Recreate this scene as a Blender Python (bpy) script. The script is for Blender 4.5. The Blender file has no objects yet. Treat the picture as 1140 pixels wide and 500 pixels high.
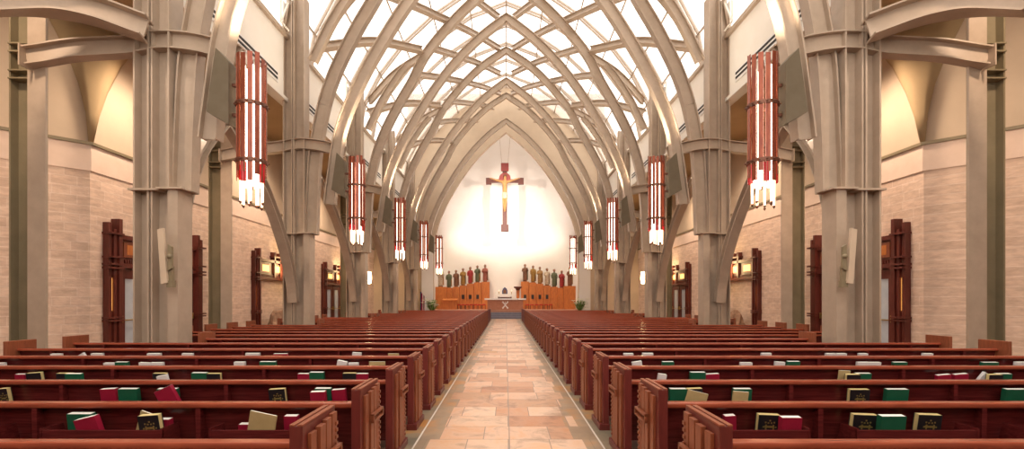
import bpy, bmesh, math, random
from mathutils import Vector, Matrix
R = random.Random(7)
SC = bpy.context.scene
COL = SC.collection
F = 540.0; VX = 563.0; VY = 333.0; CX = -0.03; H = 1.62
def wx(px, d): return (px - VX) * d / F + CX
def wz(py, d): return H + (VY - py) * d / F

# ------------------------------------------------------------------ materials
M = {}
def new_mat(name):
    m = bpy.data.materials.new(name); m.use_nodes = True
    nt = m.node_tree; nt.nodes.clear()
    out = nt.nodes.new('ShaderNodeOutputMaterial'); b = nt.nodes.new('ShaderNodeBsdfPrincipled')
    nt.links.new(b.outputs[0], out.inputs[0])
    M[name] = m
    return m, nt, b
def ramp(nt, src, stops):
    r = nt.nodes.new('ShaderNodeValToRGB')
    while len(r.color_ramp.elements) < len(stops): r.color_ramp.elements.new(0.5)
    for e, (p, c) in zip(r.color_ramp.elements, stops): e.position = p; e.color = (*c, 1)
    nt.links.new(src, r.inputs[0])
    return r.outputs[0]
def noise(nt, scale=(1, 1, 1), s=5, detail=4, rough=.6, dist=0):
    tc = nt.nodes.new('ShaderNodeTexCoord'); mp = nt.nodes.new('ShaderNodeMapping')
    mp.inputs['Scale'].default_value = scale
    nt.links.new(tc.outputs['Object'], mp.inputs[0])
    n = nt.nodes.new('ShaderNodeTexNoise')
    n.inputs['Scale'].default_value = s; n.inputs['Detail'].default_value = detail
    n.inputs['Roughness'].default_value = rough; n.inputs['Distortion'].default_value = dist
    nt.links.new(mp.outputs[0], n.inputs['Vector'])
    return n.outputs['Fac']
def bump(nt, b, src, strength=.2, dist=.01):
    bp = nt.nodes.new('ShaderNodeBump'); bp.inputs['Strength'].default_value = strength
    bp.inputs['Distance'].default_value = dist
    nt.links.new(src, bp.inputs['Height']); nt.links.new(bp.outputs[0], b.inputs['Normal'])
def simple(name, c1, c2=None, rough=.5, metal=0, scale=(1, 1, 1), s=4, bmp=0, spec=.5, dist=0):
    m, nt, b = new_mat(name)
    c2 = c2 or tuple(x * .85 for x in c1)
    f = noise(nt, scale, s, dist=dist)
    nt.links.new(ramp(nt, f, [(.3, c2), (.7, c1)]), b.inputs['Base Color'])
    b.inputs['Roughness'].default_value = rough; b.inputs['Metallic'].default_value = metal
    b.inputs['Specular IOR Level'].default_value = spec
    if bmp: bump(nt, b, f, bmp)
    return m
def emit(name, col, st):
    m, nt, b = new_mat(name)
    f = noise(nt, s=3)
    nt.links.new(ramp(nt, f, [(.2, tuple(x * .92 for x in col)), (.8, col)]), b.inputs['Emission Color'])
    b.inputs['Base Color'].default_value = (*col, 1); b.inputs['Emission Strength'].default_value = st
    return m

simple('steel', (.49, .385, .295), (.41, .32, .24), rough=.42, s=2.5, spec=.5)
simple('steel_olive_shade', (.27, .215, .13), (.21, .17, .10), rough=.5, s=2.0)  # same steel darkened to olive: shade on the aisle columns put into the colour
simple('plaster', (.62, .49, .36), (.56, .44, .32), rough=.85, s=1.2)
simple('plaster_tan', (.46, .33, .18), (.41, .29, .155), rough=.85, s=1.0)
simple('cream', (.86, .82, .75), (.82, .77, .69), rough=.85, s=1.0)
simple('apse_white', (.90, .86, .82), (.87, .82, .77), rough=.9, s=.8)
simple('coping', (.84, .65, .53), (.77, .59, .47), rough=.8, s=3)
simple('wood', (.15, .021, .019), (.075, .010, .010), rough=.24, scale=(1, 6, 14), s=2.2, dist=1.2, spec=.5)
simple('wood_rail_lit', (.40, .092, .045), (.25, .048, .025), rough=.2, scale=(1, 8, 8), s=2.5, dist=.8)  # lighter than the pew wood: lit orange highlight painted into the rail
simple('wood_end', (.17, .028, .022), (.11, .017, .014), rough=.38, scale=(10, 10, 1.2), s=2.2, dist=1.0)
simple('wood_slat', (.32, .095, .042), (.21, .056, .025), rough=.42, scale=(14, 14, 1.5), s=2.2, dist=1.0)  # lighter tone carries the aisle light falling on the pew slats
simple('wood_portal', (.17, .035, .022), (.10, .018, .012), rough=.4, scale=(8, 8, 1), s=2.5, dist=1)
simple('wood_stall', (.64, .22, .05), (.46, .13, .03), rough=.45, scale=(3, 3, .8), s=2.0, dist=1.2)
simple('wood_cross', (.13, .030, .018), (.09, .02, .012), rough=.5, scale=(6, 6, 1), s=2)
simple('bronze', (.20, .085, .055), (.13, .05, .03), rough=.4, metal=.6, s=8)
simple('copper_glass', (.36, .095, .045), (.20, .04, .025), rough=.25, metal=.35, scale=(4, 4, .7), s=5)
simple('red_glass', (.60, .02, .03), (.45, .01, .02), rough=.15, s=3)
simple('dark', (.035, .03, .027), (.025, .02, .02), rough=.7, s=3)
simple('speaker_box', (.15, .115, .07), (.12, .09, .05), rough=.6, s=3)
simple('pages', (.86, .83, .78), (.78, .75, .68), rough=.8, scale=(1, 60, 1), s=3)
simple('pages_gold', (.78, .64, .30), (.66, .52, .22), rough=.6, scale=(1, 60, 1), s=3)
simple('cover_green', (.012, .12, .060), (.010, .09, .045), rough=.35, s=6)
simple('cover_red', (.36, .012, .045), (.28, .008, .03), rough=.38, s=6)
simple('cover_black', (.018, .016, .018), (.012, .01, .012), rough=.35, s=6)
simple('cover_tan', (.56, .42, .20), (.48, .34, .15), rough=.6, s=9)
simple('cover_white', (.80, .76, .74), (.72, .66, .66), rough=.6, s=5)
simple('gilt', (.62, .46, .16), (.5, .36, .11), rough=.35, metal=.7, s=20)
simple('brass', (.55, .38, .14), (.45, .30, .10), rough=.35, metal=.8, s=8)
simple('frosted', (.60, .64, .68), (.50, .54, .60), rough=.25, s=2)
simple('skin', (.36, .19, .11), (.28, .14, .08), rough=.55, s=8)
simple('corpus_gold', (.52, .28, .09), (.38, .19, .06), rough=.45, s=6)
simple('halo', (.36, .07, .06), (.28, .05, .045), rough=.5, s=6)
simple('stone_step', (.20, .19, .235), (.16, .15, .19), rough=.5, s=5)
simple('altar_stone', (.45, .20, .12), (.38, .16, .09), rough=.5, s=5)
simple('cloth_white', (.85, .83, .80), (.8, .78, .75), rough=.85, s=5)
simple('red_cushion', (.50, .02, .02), (.42, .015, .015), rough=.75, s=6)
simple('leaf', (.16, .30, .05), (.09, .20, .03), rough=.5, s=9)
simple('petal', (.90, .88, .76), (.85, .80, .55), rough=.6, s=9)
simple('pot', (.34, .12, .06), (.27, .09, .045), rough=.6, s=6)
simple('rock', (.40, .24, .15), (.20, .11, .07), rough=.9, s=5, bmp=.8)
simple('marble', (.78, .74, .70), (.68, .64, .60), rough=.5, s=4)
simple('flag_red', (.50, .03, .05), rough=.8); simple('flag_white', (.8, .78, .76), rough=.8); simple('flag_blue', (.03, .05, .22), rough=.8)
for n_, c_ in dict(red=(.46, .04, .04), gold=(.46, .26, .06), green=(.15, .17, .09), brown=(.26, .11, .055), rose=(.42, .13, .09),
                   cream=(.72, .58, .42), blue=(.10, .11, .24), ochre=(.50, .28, .10)).items():
    simple('robe_' + n_, c_, tuple(x * .45 for x in c_), rough=.55, s=9)
emit('tube_light', (1, .89, .72), 2.2)
emit('drop_light', (1, .72, .45), 1.8)
emit('amber_glass', (1, .50, .12), 1.2)
emit('sconce_glow', (1, .72, .35), 9.0)
emit('candle_flame', (1, .7, .3), 6.0)

# glazing: thin translucent glass
m, nt, b = new_mat('roof_glass')
nt.nodes.remove(b)
out = nt.nodes['Material Output']
tr = nt.nodes.new('ShaderNodeBsdfTransparent'); tl = nt.nodes.new('ShaderNodeBsdfTranslucent'); mx = nt.nodes.new('ShaderNodeMixShader')
gl = nt.nodes.new('ShaderNodeBsdfGlossy'); mx2 = nt.nodes.new('ShaderNodeMixShader')
gl.inputs['Roughness'].default_value = .2
tr.inputs[0].default_value = (.97, .97, .97, 1); tl.inputs[0].default_value = (.95, .95, .94, 1)
nt.links.new(ramp(nt, noise(nt, s=.6), [(.3, (.22, .22, .22)), (.7, (.28, .28, .28))]), mx.inputs[0])
nt.links.new(tr.outputs[0], mx.inputs[1]); nt.links.new(tl.outputs[0], mx.inputs[2])
mx2.inputs[0].default_value = .03
nt.links.new(mx.outputs[0], mx2.inputs[1]); nt.links.new(gl.outputs[0], mx2.inputs[2]); nt.links.new(mx2.outputs[0], out.inputs[0])

# coursed stone wall
m, nt, b = new_mat('stone_wall')
tc = nt.nodes.new('ShaderNodeTexCoord'); sep = nt.nodes.new('ShaderNodeSeparateXYZ'); cmb = nt.nodes.new('ShaderNodeCombineXYZ')
nt.links.new(tc.outputs['Object'], sep.inputs[0])
add = nt.nodes.new('ShaderNodeMath'); add.operation = 'ADD'
nt.links.new(sep.outputs[0], add.inputs[0]); nt.links.new(sep.outputs[1], add.inputs[1])
nt.links.new(add.outputs[0], cmb.inputs[0]); nt.links.new(sep.outputs[2], cmb.inputs[1])
br = nt.nodes.new('ShaderNodeTexBrick'); nt.links.new(cmb.outputs[0], br.inputs['Vector'])
br.inputs['Color1'].default_value = (.86, .65, .51, 1); br.inputs['Color2'].default_value = (.75, .55, .42, 1)
br.inputs['Mortar'].default_value = (.88, .70, .58, 1)
br.inputs['Scale'].default_value = 1; br.inputs['Brick Width'].default_value = .72; br.inputs['Row Height'].default_value = .24
br.inputs['Mortar Size'].default_value = .012; br.squash = .7; br.squash_frequency = 3
mixn = nt.nodes.new('ShaderNodeMix'); mixn.data_type = 'RGBA'; mixn.blend_type = 'MULTIPLY'; mixn.inputs[0].default_value = .55
nz = noise(nt, (1, 1, 3), 3.5, 6)
nt.links.new(br.outputs['Color'], mixn.inputs[6]); nt.links.new(ramp(nt, nz, [(.32, (.62, .56, .52)), (.62, (1, 1, 1))]), mixn.inputs[7])
nt.links.new(mixn.outputs[2], b.inputs['Base Color']); b.inputs['Roughness'].default_value = .85
bump(nt, b, nz, .35, .03)

# slate aisle floor: paving with random tile tint, border line, darker slate beside
m, nt, b = new_mat('slate_floor')
tc = nt.nodes.new('ShaderNodeTexCoord'); sep = nt.nodes.new('ShaderNodeSeparateXYZ'); nt.links.new(tc.outputs['Object'], sep.inputs[0])
def mth(op, a, bb=None):
    n = nt.nodes.new('ShaderNodeMath'); n.operation = op
    for i, v in enumerate((a, bb)):
        if v is None: continue
        if isinstance(v, (int, float)): n.inputs[i].default_value = v
        else: nt.links.new(v, n.inputs[i])
    return n.outputs[0]
def bricks(w, h, off, sq, freq):
    cm = nt.nodes.new('ShaderNodeCombineXYZ'); nt.links.new(sep.outputs[0], cm.inputs[0]); nt.links.new(sep.outputs[1], cm.inputs[1])
    t = nt.nodes.new('ShaderNodeTexBrick'); nt.links.new(cm.outputs[0], t.inputs['Vector'])
    t.offset = off; t.squash = sq; t.squash_frequency = freq
    t.inputs['Color1'].default_value = (0, 0, 0, 1); t.inputs['Color2'].default_value = (1, 1, 1, 1); t.inputs['Mortar'].default_value = (.5, .5, .5, 1)
    t.inputs['Scale'].default_value = 1; t.inputs['Brick Width'].default_value = w; t.inputs['Row Height'].default_value = h
    t.inputs['Mortar Size'].default_value = .006
    return t
bk = bricks(.78, .56, .37, .6, 3)
tint = ramp(nt, bk.outputs['Color'], [(.0, (.46, .20, .10)), (.3, (.62, .36, .23)), (.6, (.74, .50, .36)), (.8, (.66, .42, .28)), (.93, (.50, .27, .16)), (1, (.58, .26, .05))])
dn = noise(nt, (1, 1, 1), 2.2, 8, .7, .6)
mul = nt.nodes.new('ShaderNodeMix'); mul.data_type = 'RGBA'; mul.blend_type = 'MULTIPLY'; mul.inputs[0].default_value = 1
nt.links.new(tint, mul.inputs[6]); nt.links.new(ramp(nt, dn, [(.3, (.50, .45, .40)), (.5, (1, 1, 1)), (.7, (1, .80, .55))]), mul.inputs[7])
def mixc(fac, a, c):
    n = nt.nodes.new('ShaderNodeMix'); n.data_type = 'RGBA'
    nt.links.new(fac, n.inputs[0])
    if isinstance(a, tuple): n.inputs[6].default_value = (*a, 1)
    else: nt.links.new(a, n.inputs[6])
    if isinstance(c, tuple): n.inputs[7].default_value = (*c, 1)
    else: nt.links.new(c, n.inputs[7])
    return n.outputs[2]
ax = mth('ABSOLUTE', sep.outputs[0])
mort = mth('MAXIMUM', bk.outputs['Fac'], mth('LESS_THAN', mth('ABSOLUTE', mth('SUBTRACT', sep.outputs[0], .012)), .006))
c0 = mixc(mort, mul.outputs[2], (.30, .20, .15))
edge_n = noise(nt, (1, 1, 1), 1.3, 5)
slate = ramp(nt, edge_n, [(.3, (.16, .14, .10)), (.5, (.30, .22, .14)), (.66, (.50, .21, .04))])
c0 = mixc(mth('MULTIPLY', mth('GREATER_THAN', ax, mth('ADD', .72, mth('MULTIPLY', bk.outputs['Color'], .22))), .8), c0, slate)
c1 = mixc(mth('GREATER_THAN', ax, 1.04), c0, slate)
line = mth('LESS_THAN', mth('ABSOLUTE', mth('SUBTRACT', ax, 1.04)), .010)
c2 = mixc(line, c1, (.70, .62, .54))
c3 = mixc(mth('GREATER_THAN', ax, 1.35), c2, (.17, .09, .06))
nt.links.new(c3, b.inputs['Base Color']); b.inputs['Roughness'].default_value = .38
bump(nt, b, dn, .15, .01)

# ------------------------------------------------------------------ mesh helpers
def box(bm, x0, x1, y0, y1, z0, z1, bev=0):
    vs = [bm.verts.new((x, y, z)) for x in (x0, x1) for y in (y0, y1) for z in (z0, z1)]
    fs = [bm.faces.new([vs[i] for i in q]) for q in ((0, 1, 3, 2), (4, 6, 7, 5), (0, 4, 5, 1), (2, 3, 7, 6), (0, 2, 6, 4), (1, 5, 7, 3))]
    if bev:
        es = list({e for f in fs for e in f.edges})
        bmesh.ops.bevel(bm, geom=es, offset=bev, segments=2, profile=.6, affect='EDGES')
def prism(bm, poly, axis, a0, a1):
    """extrude 2-D polygon along axis ('x','y','z'); poly coords are the two other axes in order"""
    def P(u, v, a):
        return {'x': (a, u, v), 'y': (u, a, v), 'z': (u, v, a)}[axis]
    lo = [bm.verts.new(P(u, v, a0)) for u, v in poly]; hi = [bm.verts.new(P(u, v, a1)) for u, v in poly]
    n = len(poly)
    bm.faces.new(lo); bm.faces.new(hi[::-1])
    for i in range(n): bm.faces.new((lo[i], lo[(i + 1) % n], hi[(i + 1) % n], hi[i]))
def cyl(bm, p0, p1, r0, r1=None, n=12):
    r1 = r0 if r1 is None else r1
    p0, p1 = Vector(p0), Vector(p1); t = (p1 - p0).normalized()
    a = t.orthogonal().normalized(); c = t.cross(a)
    A = [bm.verts.new(p0 + (a * math.cos(2 * math.pi * i / n) + c * math.sin(2 * math.pi * i / n)) * r0) for i in range(n)]
    B = [bm.verts.new(p1 + (a * math.cos(2 * math.pi * i / n) + c * math.sin(2 * math.pi * i / n)) * r1) for i in range(n)]
    bm.faces.new(A[::-1]); bm.faces.new(B)
    for i in range(n): bm.faces.new((A[i], A[(i + 1) % n], B[(i + 1) % n], B[i]))
def tube(bm, pts, rad, n=8):
    for i in range(len(pts) - 1):
        r = rad if isinstance(rad, (int, float)) else None
        cyl(bm, pts[i], pts[i + 1], r or rad[i], r or rad[i + 1], n)
def ball(bm, c, r, sx=1, sy=1, sz=1, seg=12):
    res = bmesh.ops.create_uvsphere(bm, u_segments=seg, v_segments=max(6, seg * 2 // 3), radius=r)
    for v in res['verts']: v.co = Vector((v.co.x * sx, v.co.y * sy, v.co.z * sz)) + Vector(c)
def lathe(bm, prof, n=20, c=(0, 0, 0), ex=1, ey=1, wob=None):
    rings = []
    for r, z in prof:
        ring = []
        for i in range(n):
            a = 2 * math.pi * i / n
            k = 1 + (wob(a, z) if wob else 0)
            ring.append(bm.verts.new((c[0] + r * k * ex * math.cos(a), c[1] + r * k * ey * math.sin(a), c[2] + z)))
        rings.append(ring)
    for j in range(len(rings) - 1):
        for i in range(n): bm.faces.new((rings[j][i], rings[j][(i + 1) % n], rings[j + 1][(i + 1) % n], rings[j + 1][i]))
    bm.faces.new(rings[0][::-1]); bm.faces.new(rings[-1])
def spline(pts, sub=6):
    P = [Vector(p) for p in pts]; out = []
    for i in range(len(P) - 1):
        p0 = P[i - 1] if i else P[0] * 2 - P[1]; p1, p2 = P[i], P[i + 1]
        p3 = P[i + 2] if i + 2 < len(P) else P[-1] * 2 - P[-2]
        for k in range(sub):
            t = k / sub
            out.append(.5 * ((2 * p1) + (p2 - p0) * t + (2 * p0 - 5 * p1 + 4 * p2 - p3) * t * t + (3 * p1 - p0 - 3 * p2 + p3) * t ** 3))
    out.append(P[-1])
    return out
def ibeam(bm, pts, depth, width, ref, tf=.035, tw=.04):
    """sweep an I section along pts; ref(p) gives the direction in which the web is deep"""
    h, w, q = depth / 2, width / 2, tw / 2
    sec = [(-w, -h), (w, -h), (w, -h + tf), (q, -h + tf), (q, h - tf), (w, h - tf), (w, h), (-w, h), (-w, h - tf), (-q, h - tf), (-q, -h + tf), (-w, -h + tf)]
    rings = []
    for i, p in enumerate(pts):
        t = (pts[min(i + 1, len(pts) - 1)] - pts[max(i - 1, 0)]).normalized()
        n = Vector(ref(p)); n = (n - t * n.dot(t)).normalized(); bb = t.cross(n)
        rings.append([bm.verts.new(p + bb * u + n * v) for u, v in sec])
    for a, c in zip(rings, rings[1:]):
        for i in range(12): bm.faces.new((a[i], a[(i + 1) % 12], c[(i + 1) % 12], c[i]))
    for ring in (rings[0], rings[-1]):
        for q_ in ((0, 1, 2, 3, 10, 11), (3, 4, 9, 10), (4, 5, 6, 7, 8, 9)):
            bm.faces.new([ring[i] for i in q_])
CACHE = {}
def mesh(name, fn, m, smooth=False, key=None):
    if key is not None and key in CACHE: return CACHE[key]
    bm = bmesh.new(); fn(bm)
    bmesh.ops.recalc_face_normals(bm, faces=bm.faces)
    me = bpy.data.meshes.new(name); bm.to_mesh(me); bm.free()
    me.materials.append(M[m])
    if smooth:
        for p in me.polygons: p.use_smooth = True
    if key is not None: CACHE[key] = me
    return me
def obj(name, fn, m, parent=None, smooth=False, key=None, loc=None):
    me = fn if isinstance(fn, bpy.types.Mesh) else mesh(name, fn, m, smooth, key)
    o = bpy.data.objects.new(name, me); COL.objects.link(o)
    if parent: o.parent = parent
    if loc: o.location = loc
    return o
def tag(o, label, cat, group=None):
    o['label'] = label; o['category'] = cat
    if group: o['group'] = group
    return o
def thing(name, label, cat, loc=(0, 0, 0), rz=0, group=None):
    o = bpy.data.objects.new(name, None); COL.objects.link(o)
    o.location = loc; o.rotation_euler = (0, 0, rz); o.empty_display_size = .2
    return tag(o, label, cat, group)
def struct(name, fn, m, label=None, smooth=False):
    o = obj(name, fn, m, None, smooth); o['kind'] = 'structure'
    if label: o['label'] = label
    return o
def copy_tree(o, loc, label=None, rz=None, parent=None):
    c = o.copy(); COL.objects.link(c)
    if parent: c.parent = parent
    else:
        c.location = loc
        if rz is not None: c.rotation_euler = (0, 0, rz)
        if label: c['label'] = label
    for ch in o.children: copy_tree(ch, None, parent=c)
    return c
SIDE = {-1: 'left', 1: 'right'}
ORD = ['first', 'second', 'third', 'fourth', 'fifth', 'sixth', 'seventh', 'eighth', 'ninth', 'tenth', 'eleventh', 'twelfth', 'thirteenth', 'fourteenth',
       'fifteenth', 'sixteenth', 'seventeenth', 'eighteenth', 'nineteenth', 'twentieth', 'twenty-first', 'twenty-second', 'twenty-third', 'twenty-fourth',
       'twenty-fifth', 'twenty-sixth', 'twenty-seventh', 'twenty-eighth', 'twenty-ninth', 'thirtieth', 'thirty-first', 'thirty-second', 'thirty-third']

# ------------------------------------------------------------------ the setting
PIER = [10.5, 17.4, 24.2, 31.1, 38.0]
Y0, YE = -1.5, 40.3
XW = 11.0
struct('floor', lambda bm: box(bm, -15, 15, Y0, 47.5, -.15, 0), 'slate_floor')
for s in (-1, 1):
    n = SIDE[s]
    def wl(bm, z0, z1, t=0.0, s=s):
        q = [(XW - t, YE), (XW - t, 12.8), (XW + 3.2 - t, 9.6), (XW + 3.2 - t, Y0)]
        q2 = [(XW + .3, YE), (XW + .3, 12.92), (XW + 3.5, 9.72), (XW + 3.5, Y0)]
        prism(bm, [(s * x, y) for x, y in q + q2[::-1]], 'z', z0, z1)
    struct('wall_' + n, lambda bm: wl(bm, 0, 5.0), 'stone_wall')
    struct('trim_coping_' + n, lambda bm: wl(bm, 5.0, 5.68, .03), 'coping')
    struct('trim_ledge_' + n, lambda bm: wl(bm, 5.68, 5.76, .08), 'steel_olive_shade')
    struct('wall_upper_' + n, lambda bm: wl(bm, 5.76, 9.0), 'plaster')
    # fan of the little vault that springs from the wall's corner
    def fan(bm, s=s):
        A = [(-11.0, 12.75, 5.76), (-11.03, 12.70, 6.5), (-11.12, 12.6, 7.2), (-11.28, 12.45, 7.9), (-11.6, 12.1, 8.98)]
        B = [(-10.98, 12.85, 5.76), (-10.97, 13.02, 6.5), (-10.96, 13.28, 7.25), (-10.95, 13.75, 8.2), (-10.95, 14.3, 8.98)]
        vs = []
        for a, c in zip(A, B):
            row = []
            for k in range(7):
                t = k / 6; p = Vector(a).lerp(Vector(c), t); p.x += .5 * math.sin(math.pi * t) * (p.z - 5.76) / 3.2
                row.append(bm.verts.new((p.x * -s, p.y, p.z)))
            vs.append(row)
        for r0, r1 in zip(vs, vs[1:]):
            for k in range(6): bm.faces.new((r0[k], r0[k + 1], r1[k + 1], r1[k]))
    o = struct('ceiling_fan_' + n, fan, 'plaster_tan', smooth=True)
    md = o.modifiers.new('thick', 'SOLIDIFY'); md.thickness = .05; md.offset = 0
    struct('ceiling_aisle_' + n, lambda bm: box(bm, *sorted((s * 8.15, s * 14.6)), Y0, YE, 9.0, 9.2), 'plaster_tan')
    struct('wall_clerestory_' + n, lambda bm: box(bm, *sorted((s * 7.9, s * 8.15)), Y0, YE, 8.8, 11.0), 'cream')
    struct('trim_sill_' + n, lambda bm: box(bm, *sorted((s * 7.78, s * 8.2)), Y0, YE, 10.92, 11.06), 'steel')
    struct('trim_soffit_' + n, lambda bm: box(bm, *sorted((s * 7.82, s * 8.2)), Y0, YE, 8.68, 8.8), 'cream')
struct('wall_back', lambda bm: box(bm, -14.5, 14.5, Y0 - .3, Y0, 0, 5.0), 'plaster')
# glazed roof over the ribs
ROOF = [(8.0, 11.0), (7.75, 12.3), (6.9, 13.9), (5.6, 15.6), (4.0, 17.1), (2.1, 18.4), (0, 19.2)]
rp = [Vector((x, 0, z)) for x, z in ROOF]
full = [Vector((-p.x, 0, p.z)) for p in rp] + [p.copy() for p in rp[-2::-1]]
def roof_skin(bm):
    a = [bm.verts.new((p.x, Y0, p.z)) for p in full]; c = [bm.verts.new((p.x, YE, p.z)) for p in full]
    for i in range(len(full) - 1): bm.faces.new((a[i], a[i + 1], c[i + 1], c[i]))
g = struct('window_roof', roof_skin, 'roof_glass')
def bars(bm):
    y = 3.6; odd = True
    while y < YE - .1:
        for i in range(len(full) - 1):
            ibeam(bm, [full[i] + Vector((0, y, 0)), full[i + 1] + Vector((0, y, 0))], .12, .06, lambda p: (p.x, 0, p.z - 8), .02, .045)
        y += .28 if odd else 2.0
        odd = not odd
roof_bars = struct('window_roof_rafters', bars, 'steel')
def purl(bm):
    for i in range(len(full) - 1):
        for t in (0, ):
            p = full[i].lerp(full[i + 1], t)
            ibeam(bm, [Vector((p.x, Y0, p.z)), Vector((p.x, YE, p.z))], .10, .06, lambda q, p=p: (p.x, 0, p.z - 8), .02, .045)
struct('window_roof_purlins', purl, 'steel')
# end wall with the pointed opening, apse behind it
A_P = [(6.2, 4.95), (6.12, 5.6), (5.82, 7.5), (5.2, 9.1), (4.5, 10.4), (3.55, 11.9), (2.5, 13.25), (1.3, 14.45), (0, 15.45)]
B_FULL = [(7.0, 3.95), (6.95, 5.5), (6.85, 7.0), (6.55, 8.6), (6.1, 9.9), (5.4, 11.3), (4.7, 12.5), (4.05, 13.8), (2.8, 15.35), (1.5, 16.6), (0, 17.6)]
B_P = B_FULL[3:]
def arc(P, y):
    L = spline([(-x, y, z) for x, z in P], 4)
    return L + [Vector((-p.x, p.y, p.z)) for p in L[-2::-1]]
OPEN = [(6.02, 0), (6.05, 3.2), (6.02, 4.6)] + [(x - .12, z + .1) for x, z in A_P[1:-1]] + [(0, 15.5)]
def end_wall(bm):
    op = spline([(-x, 0, z) for x, z in OPEN], 4)
    o2 = [(p.x, p.z) for p in op] + [(-p.x, p.z) for p in op[-2::-1]]
    n = len(o2); vf = []; vb = []; of = []; ob = []
    for x, z in o2:
        t = 0 if z < .01 else 1
        f = max(0.0, min(1.0, z / 15.5))
        X = (11.3 if abs(x) > 5.9 else 11.3 * min(1, abs(x) / 5.0)) * (1 if x > 0 else -1) if x else 0
        Z = 0 if z < .01 else z / 15.5 * 19.6
        vf.append(bm.verts.new((x, YE, z))); vb.append(bm.verts.new((x, YE + .5, z)))
        of.append(bm.verts.new((X, YE, Z))); ob.append(bm.verts.new((X, YE + .5, Z)))
    for i in range(n - 1):
        bm.faces.new((vf[i], vf[i + 1], of[i + 1], of[i])); bm.faces.new((vb[i], vb[i + 1], ob[i + 1], ob[i]))
        bm.faces.new((vf[i], vf[i + 1], vb[i + 1], vb[i]))
        bm.faces.new((of[i], of[i + 1], ob[i + 1], ob[i]))
struct('wall_end', end_wall, 'plaster')
for s in (-1, 1): struct('trim_pilaster_' + SIDE[s], lambda bm: box(bm, *sorted((s * 6.06, s * 7.0)), YE - .12, YE, 0, 5.6), 'apse_white')
struct('wall_apse', lambda bm: box(bm, -8.6, 8.6, 47.2, 47.5, 0, 19), 'apse_white')
struct('wall_apse_left', lambda bm: box(bm, -8.6, -8.3, YE + .5, 47.2, 0, 19), 'apse_white')
struct('wall_apse_right', lambda bm: box(bm, 8.3, 8.6, YE + .5, 47.2, 0, 19), 'apse_white')
struct('ceiling_apse', lambda bm: box(bm, -8.3, 8.3, YE + .5, 47.2, 18.9, 19.0), 'cream')
SZ = .68
struct('floor_sanctuary', lambda bm: box(bm, -8.3, 8.3, 40.9, 47.2, 0, SZ), 'altar_stone')
for k in range(3):
    struct('floor_step', lambda bm: box(bm, -4.6, 4.6, 39.5 + .47 * k, 40.9, SZ / 4 * k, SZ / 4 * (k + 1)), 'stone_step')

# ------------------------------------------------------------------ steel columns and arches
def axis_ref(zc): return lambda p: (p.x, 0, p.z - zc)
def hcol(bm, x0, x1, y0, y1, z0, z1, t=.035):
    """H column: two flanges across x ends, web between, recess facing the camera"""
    box(bm, x0, x0 + t, y0, y1, z0, z1); box(bm, x1 - t, x1, y0, y1, z0, z1)
    ym = (y0 + y1) / 2; box(bm, x0 + t, x1 - t, ym - .02, ym + .02, z0, z1)
def column(i, s, p):
    nm = ORD[i]
    t = thing('steel_column', f'{nm} clustered steel column from the camera, {SIDE[s]} of the aisle, with a thin ledge plate', 'column', (0, p, 0), 0, 'clustered nave columns')
    X = lambda a, c: sorted((s * a, s * c))
    obj('post', lambda bm: hcol(bm, *X(7.60, 7.93), -.22, .22, 0, 12.2), 'steel', t)
    obj('post', lambda bm: hcol(bm, *X(7.18, 7.57), -.20, .26, 0, 12.4), 'steel', t)
    def sh(bm):
        box(bm, *X(6.97, 7.17), -.24, .24, 0, 3.95)
    obj('shaft', sh, 'steel', t)
    bs = [q for q in spline([(s * x, .06, z) for x, z in B_FULL], 4) if q.z < 8.601]
    obj('upper_shaft', lambda bm: ibeam(bm, bs, .42, .29, axis_ref(3), .035, .05), 'steel', t)
    def led(bm):
        box(bm, *X(7.34, 8.0), -.28, .28, 3.92, 3.96); box(bm, *X(6.84, 7.38), -.32, .28, 3.94, 3.98)
    obj('ledge_plate', led, 'steel', t)
    pts = spline([(s * 9.95, -.46, 6.62), (s * 9.66, -.40, 6.70), (s * 9.1, -.26, 6.88), (s * 8.1, -.08, 7.04), (s * 7.4, -.08, 7.15), (s * 6.7, -.08, 7.1), (s * 6.0, -.08, 6.93), (s * 5.74, -.08, 6.85)], 4)
    obj('end_plate', lambda bm: box(bm, *X(9.94, 9.97), -.62, -.30, 6.4, 6.84), 'steel', t)
    for sg in (1, -1):
        if i + sg < 0 or i + sg > 4: continue
        mid = (PIER[i + sg] - p) / 2; e = sg
        q = [(7.55, e * .18, 1.5), (7.57, e * .3, 2.2), (7.62, e * .72, 3.3), (7.75, e * 1.3, 4.5), (7.9, e * 2.1, 5.6), (8.1, mid - e * .03, 6.75)]
        ap = spline([(s * x, y, z) for x, y, z in q], 4)
        obj('arcade_rib', lambda bm: ibeam(bm, ap, .27, .32, lambda v: (0, v.y - mid, v.z - 2.0), .03, .05), 'steel', t)
    obj('tie_beam', lambda bm: ibeam(bm, pts, .38, .27, lambda q: (0, 0, 1), .03, .03), 'steel', t)
    return t
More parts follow.
